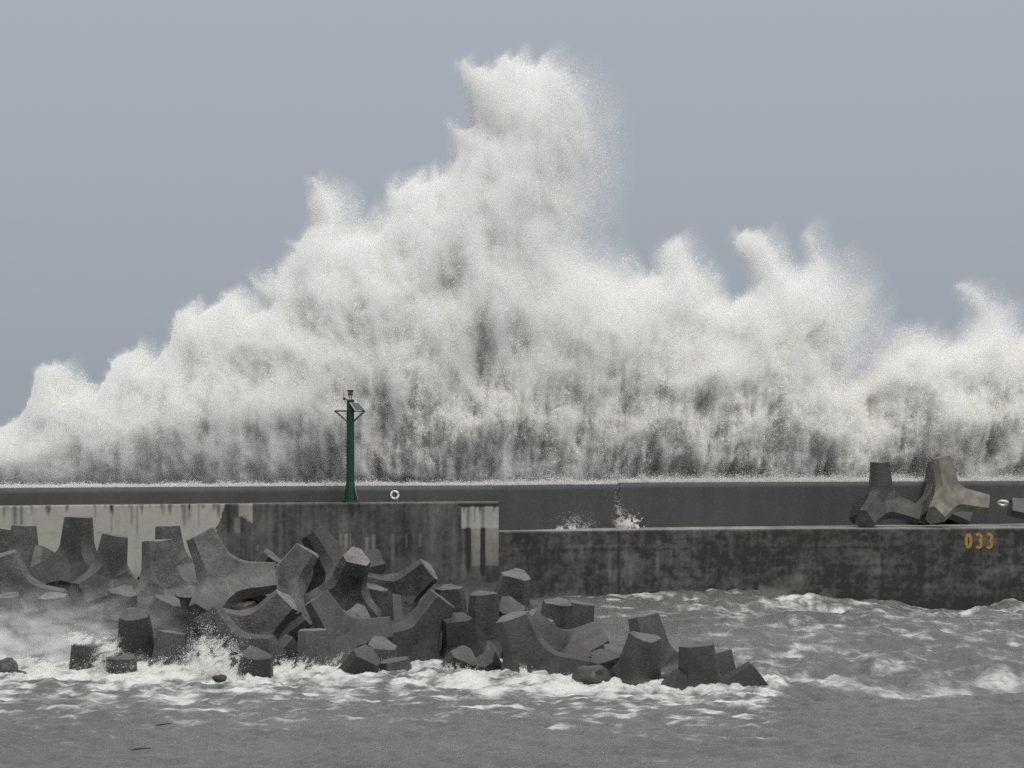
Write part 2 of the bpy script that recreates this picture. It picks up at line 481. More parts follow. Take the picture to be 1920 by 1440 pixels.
bp12 = [xy(p, float(np.interp(p, [-500, 0, 600, 935], [150, 173, 182.4, 185]))) for p in np.interp(np.linspace(0, 1, _n), [0, .3, .7, 1], [-500, 0, 600, 935])]
bk12 = [((p - 960) * np.interp(p, [-500, 0, 600, 935], [150, 173, 182.4, 185]) / F, float(para_d(p)) + 0.5) for p in np.interp(np.linspace(0, 1, _n), [0, .3, .7, 1], [-500, 0, 600, 935])]
L_ = np.concatenate([[0], np.cumsum(np.linalg.norm(np.diff(np.array(bp12), axis=0), axis=1))]); L_ /= L_[-1]
_q = np.linspace(0, 1, 60)
bk60 = list(zip(np.interp(_q, L_, [b[0] for b in bk12]), np.interp(_q, L_, [b[1] for b in bk12])))
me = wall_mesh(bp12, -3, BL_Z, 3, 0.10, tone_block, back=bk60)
tag(link('concrete_mole', me, M_WALL), 'raised concrete mole behind the block heap, pale and streaked at left, black stained at right', 'mole')

# the lower quay on the right
QZ = 4.8
def tone_quay(x, y, z, top):
    px = 960 + x * F / y
    py = HY + (ZC - z) * F / y
    nb = fbm(x * 0.4, z * 0.5, 5, 5, 0.6)
    str_ = fbm(x * 2.6, z * 0.2, 9, 3)
    t = 0.06 + 0.10 * nb + 0.07 * str_ + 0.05 * fbm(x * 0.12, z * 2.2, 3, 3) - 0.10 * sum(np.exp(-((z - c) / 0.035) ** 2) for c in (1.2, 2.4, 3.6)) * sstep(-0.2, 0.3, nb)
    t += 0.26 * np.exp(-((px - 1192) / 22) ** 2) * np.exp(-((py - 1050) / 26) ** 2) * (0.6 + nb)
    t += 0.12 * np.exp(-((px - 1262) / 45) ** 2) * sstep(1060, 1105, py)
    t += 0.2 * np.exp(-((px - 1234) / 5) ** 2) * np.exp(-((py - 1015) / 4) ** 2)
    for a, y0, y1 in ((1017, 1022, 1040), (1071, 1022, 1045), (1091, 1022, 1045), (1143, 1022, 1090), (1181, 1060, 1100), (1233, 1030, 1075), (1259, 1022, 1050), (1292, 1030, 1060)):
        t += 0.15 * np.exp(-((px - a) / 2.2) ** 2) * sstep(y0 - 3, y0 + 3, py) * sstep(y1 + 12, y1 - 10, py)
    t += 0.10 * (np.exp(-((py - 1024) / 2.0) ** 2) * (px > 1060) * (px < 1300))
    t += 0.28 * np.exp(-((px - 1470) / 75) ** 2) * np.exp(-((py - 1118) / 16) ** 2) * (0.55 + 1.4 * nb)
    t += 0.16 * np.exp(-((px - 1498) / 12) ** 2) * np.exp(-((py - 1082) / 16) ** 2)
    t += 0.22 * np.exp(-((px - 1890) / 32) ** 2) * np.exp(-((py - 1072) / 12) ** 2) * (0.6 + nb)
    t += 0.12 * np.exp(-((px - 1650) / 14) ** 2) * np.exp(-((py - 1072) / 8) ** 2)
    t += 0.10 * fbm(x * 1.6, z * 1.6, 12, 4, 0.7) - 0.05 * sstep(0.9, 0.1, z + 0.5 * nb)
    t -= 0.25 * np.exp(-((px - 1417) / 3) ** 2) * sstep(1085, 1100, py)
    t -= 0.15 * np.exp(-((px - 1160) / 1.2) ** 2) + 0.15 * np.exp(-((px - 1655) / 1.2) ** 2)
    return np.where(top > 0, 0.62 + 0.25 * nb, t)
q_px = np.linspace(900, 2650, 16)
q_d = np.interp(q_px, [900, 940, 1400, 1920, 2650], [186.3, 186.7, 193.5, 195.5, 198])
qp = [xy(a, b) for a, b in zip(q_px, q_d)]
qb = [((a - 960) * b / F, float(np.interp((a - 960) * b / F, [(p - 960) * para_d(p) / F for p in range(800, 2700, 20)], [para_d(p) for p in range(800, 2700, 20)])) + 0.6) for a, b in zip(q_px, q_d)]
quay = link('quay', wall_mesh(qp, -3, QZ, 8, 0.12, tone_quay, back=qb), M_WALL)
tag(quay, 'low dark stained concrete quay with a pale top and a yellow number', 'quay')

def quay_d(px): return float(np.interp(px, [900, 940, 1400, 1920, 2650], [186.3, 186.7, 193.5, 195.5, 198]))

# painted number 033 on the face of the quay
GLY = {'0': ['111', '101', '101', '101', '101', '101', '111'],
       '3': ['111', '001', '001', '011', '001', '001', '111']}
nmb = empty('painted_number', at(1835, 1014, quay_d(1835)))
nmb.parent = quay
nmb['label'] = 'worn yellow painted number 033'
NI = Matrix.Translation(-nmb.location)
for k, ch in enumerate('033'):
    bm = bmesh.new()
    c = at(1816 + 19.5 * k, 1014, quay_d(1816 + 19.5 * k) - 0.012)
    ang = math.atan2(195.5 - 193.5, (1920 - 960) * 195.5 / F - (1400 - 960) * 193.5 / F)
    Mx = NI @ Matrix.Translation(c) @ Matrix.Rotation(ang, 4, 'Z')
    if ch == '0':
        pts = [(0.16 * math.cos(t), 0.42 * math.sin(t)) for t in np.linspace(0, 2 * math.pi, 17)]
    else:
        pts = [(-0.16, 0.36), (-0.08, 0.43), (0.06, 0.42), (0.15, 0.32), (0.15, 0.12), (0.06, 0.02), (0.15, -0.1), (0.16, -0.32), (0.06, -0.42), (-0.08, -0.43), (-0.17, -0.36)]
    rails = []
    for j, (x, z) in enumerate(pts):   # one ribbon of constant width per digit
        x0, z0 = pts[j - 1] if j > 0 else (pts[-2] if ch == '0' else pts[0])
        x1, z1 = pts[j + 1] if j < len(pts) - 1 else (pts[1] if ch == '0' else pts[-1])
        d = Vector((x1 - x0, 0, z1 - z0)).normalized()
        nr = Vector((-d.z, 0, d.x)) * 0.1
        rails.append((bm.verts.new(Mx @ (Vector((x, 0, z)) + nr)), bm.verts.new(Mx @ (Vector((x, 0, z)) - nr))))
    for (a0, b0), (a1, b1) in zip(rails[:-1], rails[1:]):
        bm.faces.new((a0, b0, b1, a1))
    bm_obj('digit', bm, M_YEL, nmb)

# ---------------------------------------------------------------- rubble under the heap
xs2 = np.arange(-36, 17, 0.5); ys2 = np.arange(119, 186, 0.5)
RX, RY = np.meshgrid(xs2, ys2)
prof = np.interp(RY, [119, 124, 138, 150, 162, 186], [-3.0, -1.9, -0.3, 1.0, 1.5, 1.6])
RZ = prof + 0.45 * fbm(RX * 0.6, RY * 0.6, 3, 3)
endx = np.interp(RY, [119, 130, 150, 186], [7.0, 6.0, 1.0, -1.0])
RZ = RZ - 5.0 * sstep(0, 5, RX - endx)
me = np_mesh('rubble_mound', np.stack([RX, RY, RZ], -1).reshape(-1, 3), grid_faces(len(xs2), len(ys2)), 4)
tag(link('rubble_mound', me, M_ROCK), kind='structure')

# ---------------------------------------------------------------- tetrapods
TL = 2.62
def tetra_mesh(seed, wide=1.0):
    a_, b_ = 0.46 * wide, 1.10 * wide
    dn, dw = (2 * b_ + a_) / (2 * math.sqrt(3)), (2 * a_ + b_) / (2 * math.sqrt(3))
    ca = math.degrees(math.atan2(a_ / 2, dn))
    az = []
    for k in range(3):
        c = 120 * k
        az += [c - ca, c - ca / 3, c + ca / 3, c + ca]
        az += [c + ca + (120 - 2 * ca) * j / 6 for j in range(1, 6)]
    def poly(psi):
        ps = (psi + 60) % 120 - 60                     # from nearest narrow face
        if abs(ps) <= ca + 1e-6: return dn / math.cos(math.radians(ps))
        return dw / math.cos(math.radians(60 - abs(ps)))
    kt = 0.15
    sin_t, cos_t = math.sin(math.radians(109.4712)), math.cos(math.radians(109.4712))
    dirs = [Vector((0, 0, 1))] + [Vector((sin_t * math.cos(math.radians(p)), sin_t * math.sin(math.radians(p)), cos_t)) for p in (0, 120, 240)]
    bm = bmesh.new()
    for li, dl in enumerate(dirs):
        # frame with z along the leg and another leg at azimuth 0
        oth = dirs[(li + 1) % 4]
        xa = (oth - dl * oth.dot(dl)).normalized()
        ya = dl.cross(xa)
        rings = []
        NB = 7
        for psi in az:
            rp = poly(psi)
            ps = (psi + 60) % 120 - 60
            cp = math.cos(math.radians(ps))
            q = 0.70711 * cp
            rc = rp * (1 + kt * TL) / (1 + rp * kt * q)       # cone meets the bisecting plane
            fl = 1.00 + 0.17 * ((cp - 0.5) / 0.5) ** 1.0
            r2 = rc * fl; z2 = q * r2
            el = math.atan(q)
            tr, tz = -math.sin(el), math.cos(el)              # direction at the joint
            # control point: cone line r = rp (1 + kt (TL - z)) with (r2 + s tr, z2 + s tz)
            s = (rp * (1 + kt * (TL - z2)) - r2) / (tr + rp * kt * tz)
            zq = z2 + s * tz; rq = r2 + s * tr
            z1 = min(TL - 0.35, zq + 0.6 * max(0.30, (zq - z2)) + 0.12)
            r1 = rp * (1 + kt * (TL - z1))
            pts = [(rp - 0.022, TL), (rp, TL - 0.022), (r1, z1)]
            for k in range(1, NB + 1):
                t = k / NB
                pts.append(((1 - t) ** 2 * r1 + 2 * t * (1 - t) * rq + t * t * r2, (1 - t) ** 2 * z1 + 2 * t * (1 - t) * zq + t * t * z2))
            c_, s_ = math.cos(math.radians(psi)), math.sin(math.radians(psi))
            rings.append([bm.verts.new(dl * z + (xa * c_ + ya * s_) * r) for r, z in pts])
        n = len(rings)
        for i in range(n):
            A, B = rings[i], rings[(i + 1) % n]
            for k in range(len(A) - 1):
                bm.faces.new((A[k], B[k], B[k + 1], A[k + 1]))
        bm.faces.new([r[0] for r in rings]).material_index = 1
    bmesh.ops.remove_doubles(bm, verts=bm.verts, dist=0.004)
    # small chips and casting unevenness
    R = random.Random(seed)
    off = Vector((R.uniform(0, 50), R.uniform(0, 50), R.uniform(0, 50)))
    from mathutils import noise as mn
    for v in bm.verts:
        v.co += v.co.normalized() * 0.06 * mn.noise(v.co * 1.3 + off)
    bmesh.ops.recalc_face_normals(bm, faces=bm.faces)
    me = bpy.data.meshes.new('tetrapod')
    bm.to_mesh(me); bm.free()
    me.shade_smooth()
    me.set_sharp_from_angle(angle=math.radians(17))
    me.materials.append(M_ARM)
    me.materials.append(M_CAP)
    return me
T_MESH = [tetra_mesh(s) for s in (1, 2, 3, 4)]
T_SLIM = [tetra_mesh(s, 0.86) for s in (5, 6)]
T_PALE = tetra_mesh(7, 0.86)
T_PALE.materials[0] = M_PALE
T_PALE.materials[1] = M_PALE
LOCAL2 = Vector((math.sin(math.radians(109.4712)), 0, math.cos(math.radians(109.4712))))

def put_tetrapod(i, tip, cen, d, toward, ang, label, group='concrete tetrapods heaped in front of the mole', scale=1.0):
    ang, dep = ang if isinstance(ang, tuple) else (ang, 0.0)      # screen angle and lean to the viewer of a second leg
    s = F / d
    v = Vector(((tip[0] - cen[0]) / s, 0, -(tip[1] - cen[1]) / s))
    L = TL * scale
    r = v.length
    v.y = -toward * math.sqrt(max(0.0, L * L - r * r)) - 0.05 * toward * L
    v = v.normalized() * L
    c = at(tip[0], tip[1], d + v.y) - v
    z = v.normalized()
    q = Vector((0, 0, 1)).rotation_difference(z).to_matrix()
    t = Vector((math.cos(math.radians(ang)), -dep, math.sin(math.radians(ang))))
    best = max(range(240), key=lambda k: (q @ (Matrix.Rotation(math.radians(k * 1.5), 3, 'Z') @ LOCAL2)).dot(t))
    R = q @ Matrix.Rotation(math.radians(best * 1.5), 3, 'Z')
    o = bpy.data.objects.new('tetrapod', T_MESH[i % 4])
    o.matrix_world = Matrix.Translation(c) @ R.to_4x4() @ Matrix.Scale(scale, 4)
    COL.objects.link(o)
    tag(o, label, 'tetrapod', group)
    return o

# tip pixel, centre pixel, distance, how far the leg leans to the viewer (1) or away (-1), screen angle of a second leg, label
HEAP = [
 ((150, 970), (146, 1080), 152, .6, -130, 'tall dark tetrapod standing upright against the pale mole wall, left part of the heap'),
 ((43, 985), (40, 1085), 158, .5, -60, 'far tetrapod with a flat-topped leg in front of the pale wall near the left edge'),
 ((4, 990), (-8, 1085), 160, .5, -30, 'stained tetrapod cut by the left edge, its leg top against the pale wall'),
 ((80, 1033), (74, 1112), 155, -1, -120, 'small looking tetrapod tip poking up between two big ones by the left pale wall'),
 ((213, 1003), (197, 1106), 148, .3, -50, 'rounded worn tetrapod leg right of the tall upright one'),
 ((292, 1013), (300, 1122), 144, .5, -50, 'very dark broad tetrapod leg with a pale sloping top in front of the pale wall'),
 ((312, 986), (318, 1085), 157, .2, -20, 'tetrapod mostly hidden behind the very dark one, only its top edge shows'),
 ((371, 1001), (412, 1090), 140.5, .15, 2, 'large smooth tetrapod with one leg up and one stretching right under the pale wall end'),
 ((6, 1040), (36, 1124), 142.5, .4, -52, 'tetrapod at the left edge with a pale ridge curving down to the right'),
 ((512, 1043), (462, 1112), 150, 0.5, -20, 'tetrapod with a small bright tip between the smooth one and the leaning pair'),
 ((585, 998), (640, 1085), 149, .5, (-20, -.3), 'tallest leaning tetrapod with a pale tip, against the dark part of the mole'),
 ((580, 1032), (527, 1112), 143.5, .5, (-95, .6), 'dark tetrapod leaning right, just below the tallest leaning one'),
 ((706, 1176), (622, 1086), 145.5, .25, (120, -1.5), 'dark leaning tetrapod with a pale slanted top, one leg sloping away down to the right'),
 ((674, 1153), (650, 1200), 139, 0.5, -150, 'tetrapod showing only a small pale tip just below the dark leaning one'),
 ((702, 1100), (684, 1184), 147, .5, -60, 'dark tetrapod with a thin bright slanted tip beside the long sloping leg'),
 ((736, 1128), (742, 1200), 144.5, -.8, -160, 'blunt brown tetrapod in the hollow right of the sloping leg'),
 ((805, 1066), (738, 1120), 150, 0.6, -120, 'tetrapod with a bright wedge tip in front of the streaked mole wall'),
 ((842, 1101), (845, 1184), 150, .4, -100, 'tetrapod with a flat top edge standing close to the mole wall corner'),
 ((828, 1120), (757, 1216), 138, .45, -35, 'big tetrapod leaning right with a pale left side and dark right side'),
 ((905, 1112), (906, 1206), 139, .5, -60, 'dark upright tetrapod in front of the mole corner'),
 ((969, 1077), (952, 1166), 148, .7, -140, 'tetrapod with a bright lens shaped tip against the dark quay, highest at the right'),
 ((957, 1136), (946, 1196), 140.5, 0.6, -20, 'tetrapod pointing at the viewer with a round pale tip below the lens shaped one'),
 ((958, 1155), (992, 1256), 129.5, .4, -42, 'front tetrapod with a pale edge curving from its top down to the surf'),
 ((1048, 1128), (1040, 1212), 138.5, .5, -140, 'tetrapod with a thin bright top line right of the curving edge'),
 ((1088, 1130), (1076, 1206), 143.5, .1, -30, 'dull tetrapod standing behind at the right end of the dense heap'),
 ((1128, 1192), (1056, 1224), 133.5, -.4, -150, 'tetrapod with its blunt leg end pointing right at the edge of the open water'),
 ((1082, 1221), (1078, 1276), 132.5, 0.3, -30, 'low tetrapod with a flat pale tip above the surf, left of two like it'),
 ((1132, 1230), (1138, 1296), 126, 0.3, -20, 'low tetrapod with a flat pale top beside the pyramid shaped pair'),
 ((1202, 1154), (1226, 1264), 130.5, .3, -45, 'dark square-topped tetrapod standing tall in front of the open water'),
 ((1211, 1194), (1192, 1290), 124, .45, -100, 'tetrapod with a pale shelf-like top in front of the square-topped one'),
 ((1302, 1207), (1310, 1316), 122, .25, -50, 'broad upright tetrapod leg near the right end of the heap'),
 ((1340, 1221), (1352, 1326), 124, .15, -20, 'narrower tetrapod leg touching the broad upright one on its right'),
 ((1424, 1264), (1340, 1330), 122, .1, -145, 'last tetrapod at the right end, one leg tilted up like a diamond'),
 ((360, 1108), (372, 1182), 140.5, 0.45, -60, 'tetrapod with a pale pointed tip under the large smooth one'),
 ((540, 1124), (474, 1192), 137, 0.6, -150, 'tetrapod with a large pale oval tip in the middle of the left half'),
 ((590, 1122), (648, 1216), 136, .25, -40, 'tetrapod with a lit right side sloping down to the right above the surf'),
 ((583, 1181), (588, 1284), 132.5, .3, -60, 'square dark tetrapod leg rising from the foam below the sloping one'),
 ((480, 1226), (468, 1312), 128, 0.5, -30, 'black tetrapod in the surf with a pale half-moon top'),
 ((546, 1208), (506, 1256), 133, -.5, -150, 'small tetrapod end with a pale sliver facing right, beside the square dark leg'),
 ((690, 1227), (648, 1292), 131, .6, -150, 'low tetrapod with a thin bright slanting tip just above the foam'),
 ((736, 1238), (752, 1316), 131, .1, -40, 'half sunk tetrapod lump in the foam under the big leaning one'),
 ((318, 1125), (288, 1200), 138, .3, -150, 'tetrapod leg with a pale right side in the spray left of centre'),
 ((320, 1184), (306, 1284), 134, .4, -40, 'tetrapod leg with a slanted top edge standing in the spray'),
 ((388, 1146), (444, 1234), 134, .4, -60, 'tetrapod with a pale smooth face leaning left above the burst of foam'),
 ((232, 1108), (220, 1186), 140.5, 0.55, -140, 'tetrapod with a wide pale tip in the thin mist, right of the rounded one'),
 ((268, 1128), (252, 1200), 143.5, .4, -30, 'tetrapod showing a small bright corner next to the wide pale tip'),
 ((98, 1116), (104, 1192), 140.5, 0.3, -40, 'tetrapod with a bright flat tip half lost in the mist at left'),
 ((14, 1116), (22, 1194), 139.5, .3, -140, 'brownish tetrapod fading into the mist at the left edge'),
 ((162, 1207), (160, 1306), 131, .4, -60, 'black tetrapod leg in the spray with foam washing over its top'),
 ((230, 1232), (233, 1330), 129.5, .4, -120, 'low round black tetrapod leg standing in the surf beside the foamy one'),
 ((872, 1228), (838, 1292), 131.5, .5, -150, 'low tetrapod with a pale face just above the foam in the middle'),
 ((858, 1158), (866, 1236), 138.5, .5, -120, 'tetrapod with a narrow bright top between the big leaning one and the dark upright one'),
 ((905, 1237), (930, 1300), 131.5, 0.4, 170, 'low dark tetrapod with a small pale chip of a tip, left of the curving edge'),
 ((250, 1152), (250, 1220), 135, 0.4, -20, 'tetrapod in the thin mist right below the wide pale tip'),
 ((455, 1128), (470, 1190), 144, 0.4, 20, 'tetrapod deep in the black gap under the stretching leg, only a pale tip caught'),
 ((636, 1148), (612, 1205), 141.5, .3, -120, 'tetrapod wedged behind the sloping lit one in the centre'),
 ((770, 1158), (800, 1220), 141.5, .2, -70, 'tetrapod wedged behind the big leaning one with the pale left side'),
 ((1010, 1165), (1020, 1230), 134.5, .2, -60, 'tetrapod in shade right behind the curving pale edge'),
 ((716, 1206), (700, 1270), 135, 0.4, -30, 'tetrapod in shade low between the dark leaning one and the surf'),
 ((1162, 1216), (1150, 1280), 129, .3, -160, 'small wedge shaped tetrapod end just left of the shelf-topped one'),
 ((430, 1150), (500, 1200), 142.5, -.2, 120, 'shadowed tetrapod deep in the gap under the stretching leg'),
]
for i, (t, c, d, tw, an, lb) in enumerate(HEAP):
    hero = any(w in lb for w in ('curving from its top', 'large smooth', 'standing upright against', 'pale left side and dark', 'square-topped tetrapod standing', 'broad upright tetrapod leg near', 'lens shaped tip against', 'very dark broad'))
    put_tetrapod(i, t, c, d, tw, an, lb, scale=1.0 if hero else 0.90)
QG = 'tetrapods standing on the quay'
for k_, t_, c_, d_, tw_, an_, lb_, msh in (
        (0, (1648, 866), (1650, 940), 199.0, .1, -10, 'dark tetrapod standing on the quay, left of the pair', T_SLIM[0]),
        (1, (1762, 857), (1776, 938), 198.6, .1, -12, 'pale brown tetrapod standing on the quay, right of the pair', T_PALE),
        (2, (1756, 866), (1750, 938), 206.0, .1, -20, 'tetrapod on the quay hidden behind the pair, only its tip and foot show', T_SLIM[1]),
        (3, (1893, 952), (1950, 962), 203.0, .1, 100, 'dark tetrapod lying on the quay at the right edge of the view', T_SLIM[0])):
    o = put_tetrapod(k_, t_, c_, d_, tw_, an_, lb_, QG, 1.06)
    o.data = msh

# loose boulders at the water's edge
def boulder(px, py, d, r, squash, label, seed):
    from mathutils import noise as mn
    bm = bmesh.new()
    bmesh.ops.create_icosphere(bm, subdivisions=3, radius=r)
    for v in bm.verts:
        n = v.co.normalized()
        v.co = v.co * (1 + 0.28 * mn.noise(n * 1.4 + Vector((seed * 3.1, 0, 0))) + 0.1 * mn.noise(n * 4 + Vector((seed, 5, 0))))
        v.co.z *= squash
    o = bm_obj('boulder', bm, M_ARM, None, 40)
    o.location = at(px, py, d)
    tag(o, label, 'boulder', 'boulders awash around the heap')
boulder(10, 1259, 129, 0.62, 0.9, 'round dark boulder awash at the left edge of the surf', 1)
boulder(34, 1268, 129, 0.45, 0.6, 'small low boulder just right of the round one at the left edge', 2)
boulder(1468, 1297, 123, 0.42, 0.45, 'flat dark boulder awash right of the diamond shaped tetrapod', 3)
boulder(1112, 1270, 124, 0.85, 0.6, 'rounded brown boulder at the waterline below the low pale-topped tetrapods', 4)
boulder(1200, 1284, 123, 0.62, 0.5, 'pale boulder between the shelf-topped tetrapod and the surf', 5)
boulder(1256, 1280, 124, 0.8, 0.45, 'low boulder left of the broad upright tetrapod leg', 6)
boulder(412, 1272, 122, 0.3, 0.5, 'tiny dark rock in the foam left of the half-moon topped tetrapod', 7)

def driftwood(px, py, length, ang, label):
    d = ZC * F / (py - HY)
    bm = bmesh.new()
    R = random.Random(int(px))
    p = Vector((-length / 2, 0, 0))
    for k in range(5):
        q = p + Vector((length / 5, R.uniform(-0.03, 0.03), R.uniform(-0.02, 0.03)))
        tube(bm, p, q, 0.022 + 0.01 * (k in (1, 2)), 0.02, n=7)
        p = q
    bmesh.ops.remove_doubles(bm, verts=bm.verts, dist=0.001)
    o = bm_obj('driftwood', bm, M_ROCK, None, 40)
    o.location = (at(px, py, d).x, d, 0.12)
    o.rotation_euler = (0, 0, math.radians(ang))
    tag(o, label, 'driftwood', 'bits of driftwood afloat in the foreground')
driftwood(266, 1411, 0.95, 55, 'dark stick floating in the open water near the bottom left corner')
driftwood(306, 1366, 0.55, 30, 'shorter dark stick floating just above and right of the long one')

# ---------------------------------------------------------------- beacon
BD = 184.9
base = at(657, 943, BD); base.z = BL_Z
bea = empty('harbour_beacon', base)
tag(bea, 'slim green harbour light beacon with a solar panel standing on the mole', 'beacon')
PXM = BD / F
def Z(py): return (944 - py) * PXM
bm = bmesh.new()
tube(bm, (0, 0, Z(905)), (0, 0, Z(751)), 7.6 * PXM, 7.0 * PXM, 20)
bm_obj('pole', bm, M_GREEN, bea, 30)
bm = bmesh.new()
tube(bm, (0, 0, Z(941)), (0, 0, Z(905)), 9.5 * PXM, 7.8 * PXM, 20)
tube(bm, (0, 0, 0), (0, 0, Z(940.6)), 14.5 * PXM, 14.5 * PXM, 20)
for k in range(8):                    # stiffening fins
    Mx = Matrix.Rotation(k * math.pi / 4 + 0.2, 4, 'Z')
    vs = [Mx @ Vector(p) for p in ((0.2, -0.015, Z(940)), (13 * PXM, -0.015, Z(940)), (8 * PXM, -0.015, Z(908)), (0.2, -0.015, Z(908)))]
    ws = [Mx @ Vector(p) for p in ((0.2, 0.015, Z(940)), (13 * PXM, 0.015, Z(940)), (8 * PXM, 0.015, Z(908)), (0.2, 0.015, Z(908)))]
    a = [bm.verts.new(v) for v in vs]; b = [bm.verts.new(v) for v in ws]
    bm.faces.new(a); bm.faces.new(b[::-1])
    for j in range(4): bm.faces.new((a[j], b[j], b[(j + 1) % 4], a[(j + 1) % 4]))
bm_obj('flared_foot', bm, M_DGREEN, bea, 30)
bm = bmesh.new()
tube(bm, (0, 0, Z(753)), (0, 0, Z(751)), 7.4 * PXM, 7.4 * PXM, 16)
for k in range(4):
    a = k * math.pi / 2 + math.pi / 4
    tube(bm, (0.10 * math.cos(a), 0.10 * math.sin(a), Z(751)), (0.10 * math.cos(a), 0.10 * math.sin(a), Z(742)), 0.025, n=6)
tube(bm, (0, 0, Z(743.5)), (0, 0, Z(741.5)), 0.17, n=16)
tube(bm, (0, 0, Z(735.6)), (0, 0, Z(733)), 0.2, n=16)
lan = bm_obj('lantern', bm, M_STEEL, bea, 30)
bm = bmesh.new(); tube(bm, (0, 0, Z(741.6)), (0, 0, Z(735.5)), 0.15, 0.17, n=16)
bm_obj('lens', bm, M_LENS, lan, 30)
for sgn, xe in ((-1, 29), (1, 27)):
    bm = bmesh.new()
    for yy in (-0.12, 0.12):
        tube(bm, (sgn * 5 * PXM, yy, Z(772.5)), (sgn * xe * PXM, yy, Z(772.5)), 0.05, n=6)
        tube(bm, (sgn * xe * PXM, yy, Z(772.5)), (sgn * 6 * PXM, yy, Z(792)), 0.05, n=6)
    tube(bm, (sgn * xe * PXM, -0.2, Z(772.5)), (sgn * xe * PXM, 0.2, Z(772.5)), 0.035, n=6)
    bm_obj('bracket', bm, M_STEEL, bea)
# panel: tilted sheet hanging off the right of the head
pc = [Vector((x * PXM, y, Z(zz))) for x, y, zz in ((0, -0.30, 757.5), (15, 0.25, 757.5), (27, 0.1, 772), (10, -0.55, 772))]
nrm = (pc[1] - pc[0]).cross(pc[3] - pc[0]).normalized()
if nrm.z < 0: nrm = -nrm
bm = bmesh.new()
cen = sum(pc, Vector()) / 4
inn = [cen + (p - cen) * 0.9 for p in pc]
a = [bm.verts.new(p + nrm * 0.02) for p in inn]; b = [bm.verts.new(p - nrm * 0.02) for p in inn]
bm.faces.new(a); bm.faces.new(b[::-1])
for j in range(4): bm.faces.new((a[j], b[j], b[(j + 1) % 4], a[(j + 1) % 4]))
pan = bm_obj('solar_panel', bm, M_PANEL, bea)
bm = bmesh.new()
for j in range(4): tube(bm, pc[j], pc[(j + 1) % 4], 0.032, n=6)
bm_obj('frame', bm, M_FRAME, pan)
bm = bmesh.new()
box(bm, (-13.5 * PXM, -0.1, Z(752)), (-9 * PXM, 0.1, Z(747.5)))
tube(bm, (-9 * PXM, 0, Z(750)), (-6 * PXM, 0, Z(751)), 0.03, n=6)
tube(bm, (-12 * PXM, 0, Z(752)), (-7 * PXM, 0, Z(759)), 0.015, n=6)
bm_obj('control_box', bm, M_STEEL, bea)
bm = bmesh.new(); tube(bm, (-13 * PXM, 0, Z(748)), (-14.5 * PXM, 0, Z(723)), 0.014, 0.008, n=6)
bm_obj('antenna', bm, M_STEEL, bea)
bm = bmesh.new()                      # climbing rungs on the left side
for k in range(22):
    z = Z(778 + k * 6.0)
    for yy in (-0.16, 0.16): tube(bm, (-6.5 * PXM, yy * 0.8, z), (-10.3 * PXM, yy, z), 0.016, n=5)
    tube(bm, (-10.3 * PXM, -0.17, z), (-10.3 * PXM, 0.17, z), 0.018, n=5)
bm_obj('ladder', bm, M_STEEL, bea)
bm = bmesh.new(); tube(bm, (8 * PXM, -0.1, Z(912)), (14 * PXM, -0.15, Z(938)), 0.016, n=5)
bm_obj('cable', bm, M_ROPE, bea)

# ---------------------------------------------------------------- lifebuoys on the parapet
def lifebuoy(px, py, d, tilt, roll, R, r, label, rope):
    bm = bmesh.new()
    n, m = 36, 10
    V = [[bm.verts.new(Vector(((R + r * math.cos(q)) * math.cos(p), r * math.sin(q), (R + r * math.cos(q)) * math.sin(p)))) for q in (2 * math.pi * j / m for j in range(m))] for p in (2 * math.pi * i / n for i in range(n))]
    for i in range(n):
        for j in range(m):
            bm.faces.new((V[i][j], V[(i + 1) % n][j], V[(i + 1) % n][(j + 1) % m], V[i][(j + 1) % m]))
    rt = empty('lifebuoy', at(px, py, d))
    rt.rotation_euler = (math.radians(tilt), math.radians(roll), 0)
    tag(rt, label, 'lifebuoy', 'lifebuoys hung on the parapet')
    bm_obj('ring', bm, M_BUOY, rt, 60)
    for k in range(4):
        bm = bmesh.new()
        p = math.pi / 4 + k * math.pi / 2
        c = Vector((R * math.cos(p), 0, R * math.sin(p)))
        tube(bm, c - Vector((math.sin(p), 0, -math.cos(p))) * 0.03, c + Vector((math.sin(p), 0, -math.cos(p))) * 0.03, r * 1.12, n=10)
        bm_obj('band', bm, M_ROPE, rt)
    if rope:
        bm = bmesh.new()
        pts = [Vector((0.2, -0.02, -0.14)), Vector((0.33, -0.02, -0.28)), Vector((0.28, -0.02, -0.42)), Vector((0.36, -0.02, -0.52))]
        for p0, p1 in zip(pts[:-1], pts[1:]): tube(bm, p0, p1, 0.018, n=5)
        bm_obj('rope', bm, M_ROPE, rt)
lifebuoy(740, 928, 187.05, 0, 25, 0.23, 0.07, 'white ring lifebuoy upright on the parapet right of the beacon', True)
lifebuoy(1881, 943.5, 206.3, 62, 8, 0.32, 0.09, 'white ring lifebuoy tipped over beside the tetrapods on the quay', False)

